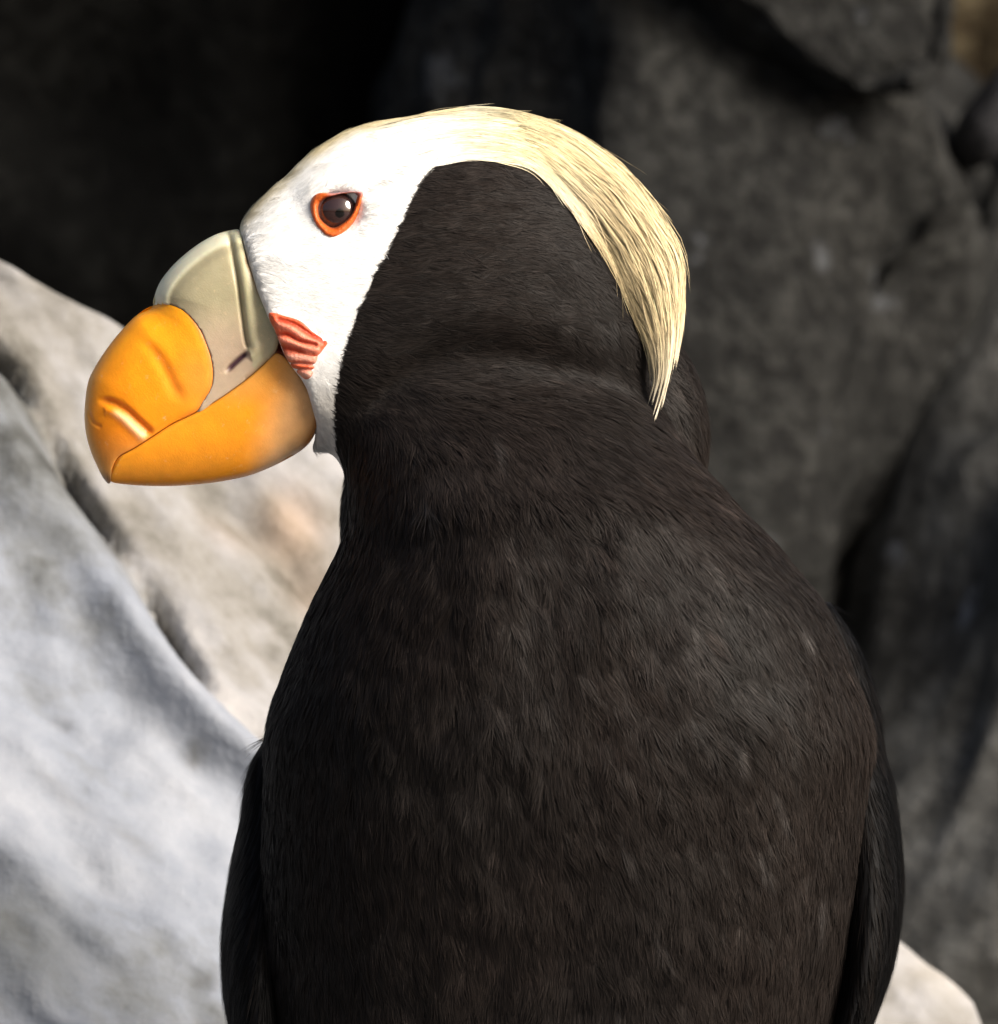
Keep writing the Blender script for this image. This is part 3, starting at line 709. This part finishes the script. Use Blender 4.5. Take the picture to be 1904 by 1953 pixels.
def piece(name, outline, centre, fn, nth=260, nr=64, roundw=12, roundh=5.0, parent=root):
    B = cr(outline, nth); Cn = np.array(centre, float)
    r = 1 - (1 - np.linspace(0, 1, nr)) ** 1.0
    r = np.sin(np.linspace(0, 1, nr) * math.pi / 2) ** .9
    P = Cn + r[1:, None, None] * (B - Cn)[None]
    P = np.vstack([Cn[None], P.reshape(-1, 2)])
    t, a, d = bill_t(P)
    dj = dist_poly(P, B, True)
    rd = np.sqrt(np.clip(1 - (1 - np.clip(dj / roundw, 0, 1)) ** 2, 0, 1))
    t = t + roundh * (rd - 1) + roundh * .4
    dt, col = fn(P, t, a, d, dj)
    t = np.maximum(t + dt, .4)
    n_ = len(P)
    f = np.array([U(p[0], p[1], -tt) for p, tt in zip(P, t)]); b_ = f.copy(); b_[:, 1] *= -1
    idx = 1 + np.arange((nr - 1) * nth).reshape(nr - 1, nth)
    qd = np.stack([idx[:-1], idx[1:], np.roll(idx[1:], -1, 1), np.roll(idx[:-1], -1, 1)], -1).reshape(-1, 4)
    t3 = np.stack([np.zeros(nth, int), idx[0], np.roll(idx[0], -1)], 1)
    wall = np.stack([idx[-1], idx[-1] + n_, np.roll(idx[-1], -1) + n_, np.roll(idx[-1], -1)], 1)
    fs = [np.vstack([qd, qd[:, ::-1] + n_, wall]), np.vstack([t3, t3[:, ::-1] + n_])]
    me = mesh_np(name, np.vstack([f, b_]), fs, True, np.vstack([col, col]))
    bm = bmesh.new(); bm.from_mesh(me); bmesh.ops.recalc_face_normals(bm, faces=bm.faces); bm.to_mesh(me); bm.free()
    return link(name, me, parent, M_horn)
def groove(P, line, w_, depth, asym=1.0, taper=.2):
    d, p, s_ = dist_poly(P, line, param=True)
    e = smooth01(p / taper) * smooth01((1 - p) / (taper * .6))
    ww = np.where(s_ > 0, w_ * asym, w_)
    return -depth * e * np.exp(-(d / ww) ** 2), d, p, s_, e
def f_orange(P, t, a, d, dj):
    g1, d1, p1, s1, e1 = groove(P, GR1, 10, 3.0, asym=1.6, taper=.4)
    g2, d2, p2, s2, e2 = groove(P, GR2, 6, 7, asym=1.8)
    g3, d3, *_ = groove(P, TIPC, 3.5, 2.5)
    r1 = 0.4 * np.exp(-((d1 - 20) / 12) ** 2) * e1 * (s1 > 0)
    r2 = 3.5 * np.exp(-((d2 - 18) / 9) ** 2) * e2 * (s2 > 0)
    top = np.array([240., 600.]); 
    h = smooth01((P[:, 1] - 600) / 280)
    c = lerp(rgb([.96, .36, .006]), rgb([.90, .255, .006]), h[:, None])
    # horn paler down the culmen and at the worn tip
    ed = np.exp(-(d / 16) ** 2)
    c = lerp(c, rgb([.80, .47, .12]), (.6 * ed * smooth01((P[:, 1] - 640) / 120))[:, None])
    tip = smooth01((P[:, 1] - 800) / 120)
    c = lerp(c, rgb([.66, .34, .10]), (.65 * tip)[:, None])
    c = lerp(c, rgb([.30, .15, .06]), smooth01((P[:, 1] - 893) / 25)[:, None])
    # groove shade painted as deeper orange, and a darker rim
    c = lerp(c, rgb([.72, .20, .006]), np.clip(.85 * e1 * np.exp(-(np.where(s1 < 0, d1 / 11, d1 / 6)) ** 2), 0, 1)[:, None])
    c = lerp(c, rgb([.66, .18, .006]), np.clip(.75 * e2 * np.exp(-(d2 / 8) ** 2), 0, 1)[:, None])
    c = lerp(c, rgb([.93, .72, .45]), np.clip(.55 * e2 * (s2 > 0) * np.exp(-((d2 - 17) / 7) ** 2) * smooth01((p2 - .25) / .2), 0, 1)[:, None])  # painted highlight on the lower wall of the groove
    rim = np.exp(-(dj / 7) ** 2) * smooth01((P[:, 0] - 330) / 50) * (d > 12)
    c = lerp(c, rgb([.62, .13, .01]), (.8 * rim)[:, None])
    pk = np.exp(-(((P[:, 0] - 385) / 45) ** 2 + ((P[:, 1] - 720) / 60) ** 2))
    c = lerp(c, rgb([.82, .30, .05]), (.6 * pk)[:, None])
    return g1 + g2 + g3 + r1 + r2 + 3, c
def f_grey(P, t, a, d, dj):
    g3, d3, p3, s3, e3 = groove(P, GR3, 4.5, 6, taper=.05)
    gn, dn_, pn, sn, en = groove(P, NOS, 4.5, 10, taper=.3)
    strip = (s3 < 0) & (P[:, 0] > 445)
    rg = 5 * np.exp(-((d3 - 14) / 10) ** 2) * (s3 < 0)
    culm = smooth01((34 - d) / 12)
    c = lerp(rgb([.42, .37, .23]), rgb([.50, .38, .27]), smooth01((P[:, 1] - 560) / 110)[:, None])
    c = lerp(c, rgb([.74, .72, .53]), (.9 * culm)[:, None])
    c = lerp(c, rgb([.45, .42, .26]), np.where(s3 < 0, .75, 0)[:, None])
    c = lerp(c, rgb([.17, .14, .075]), (.75 * np.exp(-(d3 / 3.5) ** 2))[:, None])
    c = lerp(c, rgb([.30, .27, .17]), (.5 * np.exp(-((d - 40) / 7) ** 2))[:, None])
    c = lerp(c, rgb([.28, .17, .09]), (.75 * np.exp(-(dj / 6) ** 2) * (P[:, 0] > 470))[:, None])
    c = lerp(c, rgb([.09, .04, .055]), np.clip(1.1 * en * np.exp(-(dn_ / 5.5) ** 2), 0, 1)[:, None])
    return -9 * inside(P, cr(ORANGE, 160)) + g3 + gn + rg + 4 * culm * np.clip(d / 20, 0, 1), c
def f_lower(P, t, a, d, dj):
    m_ = smooth01(((P[:, 0] + .25 * (P[:, 1] - 800)) - 470) / 95)
    c = lerp(rgb([.86, .31, .012]), rgb([.66, .36, .15]), m_[:, None])
    up = smooth01((P[:, 0] - 400) / 60) * smooth01((790 - P[:, 1]) / 60) * (1 - m_)
    c = lerp(c, rgb([.82, .38, .08]), (.7 * up)[:, None])
    rear = np.exp(-(dj / 9) ** 2) * smooth01((P[:, 0] - 560) / 25)
    c = lerp(c, rgb([.26, .09, .016]), (.9 * rear)[:, None])
    g_ = np.exp(-((d - 10) / 14) ** 2) * smooth01((P[:, 0] - 470) / 60) * smooth01((590 - P[:, 0]) / 30)
    c = lerp(c, rgb([.46, .31, .20]), (.5 * g_)[:, None])
    c = lerp(c, rgb([.45, .17, .02]), (.6 * np.exp(-(dj / 3.0) ** 2) * (d > 8))[:, None])
    return -1.5 + 0 * t, c
bill = bpy.data.objects.new('bill', None); C.objects.link(bill); bill.parent = root
tag(piece('upper_base_plate', GREY, z1([(1110, 760)])[0], f_grey, parent=bill), 'olive grey base plate of the upper bill')
tag(piece('upper_tip', ORANGE, z1([(330, 1300)])[0], f_orange, nth=320, nr=90, roundw=20, roundh=5, parent=bill), 'glossy orange grooved tip of the upper bill')
tag(piece('lower_mandible', LOWER, z1([(1000, 1480)])[0], f_lower, nth=300, nr=70, roundw=10, roundh=5, parent=bill), 'orange lower bill turning brownish at the rear')

# ---- fleshy gape rosette at the corner of the bill
def flesh(name, outline, centre, folds, label):
    B = cr(outline, 120); Cn = np.array(centre, float); nr = 40
    r = np.linspace(0, 1, nr) ** .8
    P = np.vstack([Cn[None], (Cn + r[1:, None, None] * (B - Cn)[None]).reshape(-1, 2)])
    dj = dist_poly(P, B, True)
    sy = np.array([min(surf_y(*p), -60) for p in P])
    bt = bill_t(P)[0]
    lift = 10 * np.sqrt(np.clip(1 - (1 - np.clip(dj / 14, 0, 1)) ** 2, 0, 1)) - 3
    col = np.ones((len(P), 1)) * rgb([.62, .10, .035])
    for ln, wd, dep, cc in folds:
        d_, p_, s__ = dist_poly(P, cr(z1(ln), 20, closed=False), param=True)
        k_ = np.exp(-(d_ / wd) ** 2)
        lift += dep * k_; col = lerp(col, rgb(cc), np.clip(k_ * .95, 0, 1)[:, None])
    y = sy - lift
    f = np.array([U(p[0], p[1], yy) for p, yy in zip(P, y)]); b_ = np.array([U(p[0], p[1], yy) for p, yy in zip(P, sy + 14)])
    n_ = len(P); nth = 120
    idx = 1 + np.arange((nr - 1) * nth).reshape(nr - 1, nth)
    qd = np.stack([idx[:-1], idx[1:], np.roll(idx[1:], -1, 1), np.roll(idx[:-1], -1, 1)], -1).reshape(-1, 4)
    t3 = np.stack([np.zeros(nth, int), idx[0], np.roll(idx[0], -1)], 1)
    wall = np.stack([idx[-1], idx[-1] + n_, np.roll(idx[-1], -1) + n_, np.roll(idx[-1], -1)], 1)
    me = mesh_np(name, np.vstack([f, b_]), [np.vstack([qd, qd[:, ::-1] + n_, wall]), np.vstack([t3, t3[:, ::-1] + n_])], True, np.vstack([col, col]))
    bm = bmesh.new(); bm.from_mesh(me); bmesh.ops.recalc_face_normals(bm, faces=bm.faces); bm.to_mesh(me); bm.free()
    return tag(link(name, me, root, M_flesh), label)
dk = (.40, .035, .008); pk = (.76, .26, .17)
flesh('gape_wrinkle', z1([(1400, 930), (1500, 925), (1650, 950), (1640, 1010), (1615, 1090), (1570, 1110), (1500, 1050), (1430, 980)]), z1([(1550, 1000)])[0],
      [([(1420, 965), (1530, 965), (1650, 985)], 7, 1, (.62, .30, .22)), ([(1450, 1000), (1550, 1005), (1640, 1015)], 3, -5, (.42, .15, .10)), ([(1500, 1045), (1560, 1045), (1625, 1050)], 3, -5, (.42, .15, .10)), ([(1540, 1080), (1600, 1080)], 7, 2, (.62, .36, .29))],
      'pink wrinkled skin below the gape')
flesh('gape_rosette', z1([(1330, 668), (1450, 692), (1540, 722), (1620, 790), (1720, 860), (1700, 905), (1640, 965), (1560, 955), (1450, 945), (1345, 945), (1350, 850), (1345, 770)]), z1([(1520, 840)])[0],
      [([(1400, 745), (1470, 770), (1560, 835), (1650, 870)], 7, 4, pk), ([(1400, 715), (1500, 745), (1600, 810), (1690, 860)], 5, -5, dk), ([(1390, 820), (1450, 815), (1530, 855), (1640, 880)], 4, -6, dk), ([(1400, 845), (1470, 865), (1560, 900), (1650, 920)], 7, 5, pk), ([(1385, 900), (1450, 905), (1540, 930)], 7, -5, dk), ([(1372, 930), (1500, 945), (1600, 960)], 4, 2, pk)],
      'red orange folded gape rosette behind the bill')

# ---- eye
ye = surf_y(*EYE)
print('eye y', ye)
iris_c = z2([(955, 815)])[0]; pup_c = z2([(985, 855)])[0]
RE = 50.0; yec = ye + RE - 25
bm = bmesh.new(); bmesh.ops.create_uvsphere(bm, u_segments=96, v_segments=64, radius=RE * S)
for f in bm.faces: f.smooth = True
me = bpy.data.meshes.new('eye'); bm.to_mesh(me); bm.free()
m, t, b = new_mat('eyeball')
tc = N(t, 'ShaderNodeTexCoord')
def radial(cx, cz):
    mp = N(t, 'ShaderNodeMapping'); mp.inputs['Location'].default_value = (-cx, 0, -cz); mp.inputs['Scale'].default_value = (1, 0, 1)
    t.links.new(tc.outputs['Object'], mp.inputs['Vector'])
    ln = N(t, 'ShaderNodeVectorMath', operation='LENGTH'); t.links.new(mp.outputs[0], ln.inputs[0]); return ln.outputs['Value']
r_p = radial((pup_c[0] - iris_c[0]) * S, -(pup_c[1] - iris_c[1]) * S); r_i = radial(0, 0)
def step(v, lo, hi):
    k_ = N(t, 'ShaderNodeMapRange'); k_.interpolation_type = 'SMOOTHSTEP'
    k_.inputs['From Min'].default_value = lo * S; k_.inputs['From Max'].default_value = hi * S
    t.links.new(v, k_.inputs['Value']); return k_.outputs[0]
def mixc(fac, a, bcol):
    x = N(t, 'ShaderNodeMix', data_type='RGBA'); t.links.new(fac, x.inputs[0])
    for sock, c in ((6, a), (7, bcol)):
        if isinstance(c, tuple): x.inputs[sock].default_value = (*c, 1)
        else: t.links.new(c, x.inputs[sock])
    return x.outputs[2]
c = mixc(step(r_p, 7.5, 10), (.002, .0015, .0015), (.034, .017, .016))
c = mixc(step(r_i, 30, 33.5), c, (.010, .007, .008))
c = mixc(step(r_i, 34, 37), c, (.20, .16, .17))
t.links.new(c, b.inputs['Base Color'])
b.inputs['Roughness'].default_value = .06; b.inputs['Specular IOR Level'].default_value = .5; b.inputs['Coat Weight'].default_value = .6; b.inputs['Coat Roughness'].default_value = .03
eye = link('eye', me, root, m); eye.location = U(iris_c[0], iris_c[1], yec)
tag(eye, 'dark brown eye with a black pupil')
# orange ring of skin round the eye
K = 9; loops = []; cl_ = []
for j in range(K):
    f_ = j / (K - 1)
    q_ = EYE_OUT * (1 - f_) + EYE_IN * f_ if False else None
ctr = EYE_IN.mean(0)
def by_angle(Q, n_=96):
    a = np.arctan2(Q[:, 1] - ctr[1], Q[:, 0] - ctr[0]); o_ = np.argsort(a); a = a[o_]; Q = Q[o_]
    ta = np.linspace(-math.pi, math.pi, n_, endpoint=False)
    return np.stack([np.interp(ta, a, Q[:, i], period=2 * math.pi) for i in (0, 1)], 1)
EO, EI = by_angle(EYE_OUT), by_angle(EYE_IN)
prof = [(-.25, 16), (-.02, 1), (.12, -8), (.35, -13), (.6, -14), (.85, -11), (1.02, -6), (1.14, 3), (1.28, 22)]
for f_, h in prof:
    q_ = EO * (1 - f_) + EI * f_
    base = np.array([surf_y(*p) for p in EO * .9 + EI * .1])
    inn = yec - np.sqrt(np.maximum(RE ** 2 - ((EI - np.array(iris_c)) ** 2).sum(1), 0))
    bs = base * (1 - min(max(f_, 0), 1)) + inn * min(max(f_, 0), 1)
    loops.append(np.array([U(a, b_, y_ + h) for (a, b_), y_ in zip(q_, bs)]))
    up = smooth01((385 - q_[:, 1]) / 14)[:, None] * smooth01((q_[:, 0] - 622) / 12)[:, None]
    cc = np.ones((96, 1)) * rgb([.56, .105, .013])
    cc = lerp(cc, rgb([.36, .20, .21]), up * .8)
    if f_ > .95: cc = lerp(cc, rgb([.16, .05, .03]), .7)
    cl_.append(cc)
co = np.vstack(loops); ii = np.arange(len(prof) * 96).reshape(len(prof), 96)
fq = np.stack([ii[:-1], ii[1:], np.roll(ii[1:], -1, 1), np.roll(ii[:-1], -1, 1)], -1).reshape(-1, 4)
me = mesh_np('eye_ring', co, [fq], True, np.vstack(cl_))
tag(link('eye_ring', me, root, M_flesh), 'orange ring of bare skin round the eye')

# ---- wings folded at the flanks
def wing(side_, edge, inner, label):
    """edge: outer outline, inner: line hidden under the back plumage; top to bottom"""
    E = cr(edge, 110, closed=False) + np.array([side_ * 9., 0]); I = cr(inner, 110, closed=False)
    na = 28; V = []; cols = []
    for k_ in range(110):
        cx = (E[k_] + I[k_]) / 2; hw = (E[k_, 0] - I[k_, 0]) / 2
        s_ = k_ / 109
        dp = lerp(60, 300, smooth01(np.array(s_ * 2.2))) * (1 if s_ < .85 else lerp(1, .25, (s_ - .85) / .15))
        for j in range(na):
            th = 2 * math.pi * j / na
            V.append(U(cx[0] + hw * math.cos(th), cx[1], 130 + dp * math.sin(th) * 1.0))
    V = np.array(V); ii = np.arange(110 * na).reshape(110, na)
    fq = np.stack([ii[:-1], ii[1:], np.roll(ii[1:], -1, 1), np.roll(ii[:-1], -1, 1)], -1).reshape(-1, 4)
    me = mesh_np('wing', V, [fq, ii[0][None], ii[-1][None]], True, np.ones((len(V), 1)) * rgb([.005, .0047, .005]))
    bm = bmesh.new(); bm.from_mesh(me); bmesh.ops.recalc_face_normals(bm, faces=bm.faces); bm.to_mesh(me); bm.free()
    o = tag(link('wing', me, root, M_wing), label)
    me.calc_loop_triangles()
    nt2 = len(me.loop_triangles); tr = np.empty(nt2 * 3, np.int32); me.loop_triangles.foreach_get('vertices', tr)
    vn = np.empty(len(V) * 3, np.float32); me.vertex_normals.foreach_get('vector', vn)
    tr = tr.reshape(-1, 3); vn = vn.reshape(-1, 3)
    n = 16000
    hp, hn = scatter(V, tr, vn, n, lambda c_, n_: np.where(n_[:, 1] < .4, 1.0, .05))
    Pw = to_px(hp)
    sdn = np.array([side_ * .12, 0, -1.0]); dv = unit(sdn - hn * (hn @ sdn)[:, None] + rng.normal(0, .07, (n, 3))); dv = unit(dv - hn * (dv * hn).sum(1)[:, None]); sv = np.cross(hn, dv)
    L_ = rng.uniform(4e-3, 1.0e-2, n); kk = 4; s_ = np.linspace(0, 1, kk)
    pts = hp[:, None] + dv[:, None] * (L_[:, None] * s_)[..., None] + hn[:, None] * (L_[:, None] * (.05 * s_))[..., None]
    row = np.array([noise.fractal(Vector((a_ / 14, b_ / 60, 4.4 + side_)), .8, 2.1, 3) for a_, b_ in Pw])
    cc = lerp(rgb([.0018, .0017, .0018]), rgb([.0045, .0036, .0032]), smooth01(row + .3)[:, None]) * np.exp(rng.normal(0, .25, n) + .5 * row)[:, None]
    bn_ = unit(hn + rng.normal(0, .1, (n, 3)) + sv * (row * .3)[:, None])
    wf = strips('wing_plumage', pts, np.repeat(sv[:, None], kk, 1), 1.3e-4 * (1 - .6 * s_ ** 2) * np.ones((n, 1)), cc, o, M_plume_dark, bn_)
    tag(wf, kind='stuff')
    return o
wing(-1, [(515, 1405), (478, 1470), (464, 1560), (446, 1650), (431, 1750), (427, 1820), (430, 1900), (440, 1960), (470, 2100), (560, 2350), (700, 2640)],
     [(545, 1405), (560, 1470), (570, 1560), (575, 1650), (575, 1750), (575, 1820), (575, 1900), (580, 1960), (600, 2100), (660, 2350), (720, 2640)], 'black folded wing at the shaded flank')
wing(1, [(1580, 1150), (1622, 1205), (1650, 1260), (1672, 1330), (1684, 1420), (1702, 1490), (1715, 1590), (1721, 1680), (1713, 1780), (1700, 1850), (1668, 1940), (1600, 2100), (1500, 2350), (1400, 2640)],
     [(1540, 1150), (1545, 1205), (1550, 1260), (1560, 1330), (1570, 1420), (1575, 1490), (1580, 1590), (1580, 1680), (1580, 1780), (1575, 1850), (1560, 1940), (1500, 2100), (1430, 2350), (1380, 2640)], 'brownish black folded wing at the lit flank')

# ---- tail, legs and webbed feet (below the picture)
bm = bmesh.new()
for j in range(7):
    a = (j - 3) * .11
    p0 = Vector(U(1040, 2700, -150)); d_ = Vector((math.sin(a), -.45, -math.cos(a))).normalized(); sx = Vector((math.cos(a), 0, math.sin(a)))
    rows = []
    for i in range(9):
        s_ = i / 8; w_ = .009 * math.sin((.15 + .8 * s_) * math.pi) ** .5
        c_ = p0 + d_ * (.045 * s_) + Vector((0, -.0007 * j, 0))
        rows.append([bm.verts.new(c_ + sx * w_ * e + Vector((0, .0008 * k2, 0))) for e, k2 in ((-1, 0), (0, -1), (1, 0), (0, 1))])
    for r0, r1 in zip(rows[:-1], rows[1:]):
        for i in range(4): bm.faces.new((r0[i], r0[(i + 1) % 4], r1[(i + 1) % 4], r1[i]))
    bm.faces.new(rows[0][::-1]); bm.faces.new(rows[-1])
bmesh.ops.recalc_face_normals(bm, faces=bm.faces)
me = bpy.data.meshes.new('tail'); bm.to_mesh(me); set_col(me, np.ones((len(bm.verts), 1)) * rgb([.012, .011, .011])); bm.free()
link('tail', me, root, M_feather)
for px in (930, 1180):
    hip = Vector(U(px, 2760, -60)); fx = hip.x
    ank = Vector((fx, .012, ZF + .012))
    bm = bmesh.new()
    nn = 12; prev = None
    for i in range(7):
        s_ = i / 6; c_ = hip.lerp(ank, s_); r_ = lerp(.0075, .0042, s_)
        ring = [bm.verts.new(c_ + Vector((math.cos(a) * r_, math.sin(a) * r_, 0))) for a in np.linspace(0, 2 * math.pi, nn, endpoint=False)]
        if prev:
            for k_ in range(nn): bm.faces.new((prev[k_], prev[(k_ + 1) % nn], ring[(k_ + 1) % nn], ring[k_]))
        else: bm.faces.new(ring[::-1])
        prev = ring
    bm.faces.new(prev)
    me = bpy.data.meshes.new('leg'); bm.to_mesh(me); set_col(me, np.ones((len(bm.verts), 1)) * rgb([.70, .20, .02])); bm.free()
    lg = link('leg', me, root, M_horn)
    # webbed foot: three toes joined by skin
    bm = bmesh.new(); toes = []
    heel = ank + Vector((0, -.004, 0))
    na_, ns = 17, 9; tp = []; btm = []
    for i in range(na_):
        a = math.radians(lerp(-34, 34, i / (na_ - 1))); toe = .5 + .5 * math.cos(2 * math.pi * (i / (na_ - 1)) * 2)
        Lr = lerp(.040, .047, toe)
        rt, rb = [], []
        for j in range(ns):
            s_ = j / (ns - 1); x = heel.x + math.sin(a) * Lr * s_; y = heel.y + math.cos(a) * Lr * s_
            h = lerp(.0022, .0065, toe ** 3) * lerp(1.5, .6, s_)
            rt.append(bm.verts.new((x, y, ZF - .002 + h + .002))); rb.append(bm.verts.new((x, y, ZF - .004)))
        tp.append(rt); btm.append(rb)
    for i in range(na_ - 1):
        for j in range(ns - 1):
            bm.faces.new((tp[i][j], tp[i][j + 1], tp[i + 1][j + 1], tp[i + 1][j])); bm.faces.new((btm[i][j], btm[i + 1][j], btm[i + 1][j + 1], btm[i][j + 1]))
        bm.faces.new((tp[i][-1], btm[i][-1], btm[i + 1][-1], tp[i + 1][-1])); 
    for rt, rb in ((tp[0], btm[0]), (tp[-1], btm[-1])):
        for j in range(ns - 1): bm.faces.new((rt[j], rt[j + 1], rb[j + 1], rb[j]))
    bmesh.ops.recalc_face_normals(bm, faces=bm.faces)
    for f in bm.faces: f.smooth = True
    me = bpy.data.meshes.new('foot'); bm.to_mesh(me); set_col(me, np.ones((len(bm.verts), 1)) * rgb([.74, .20, .02])); bm.free()
    link('foot', me, lg, M_horn)
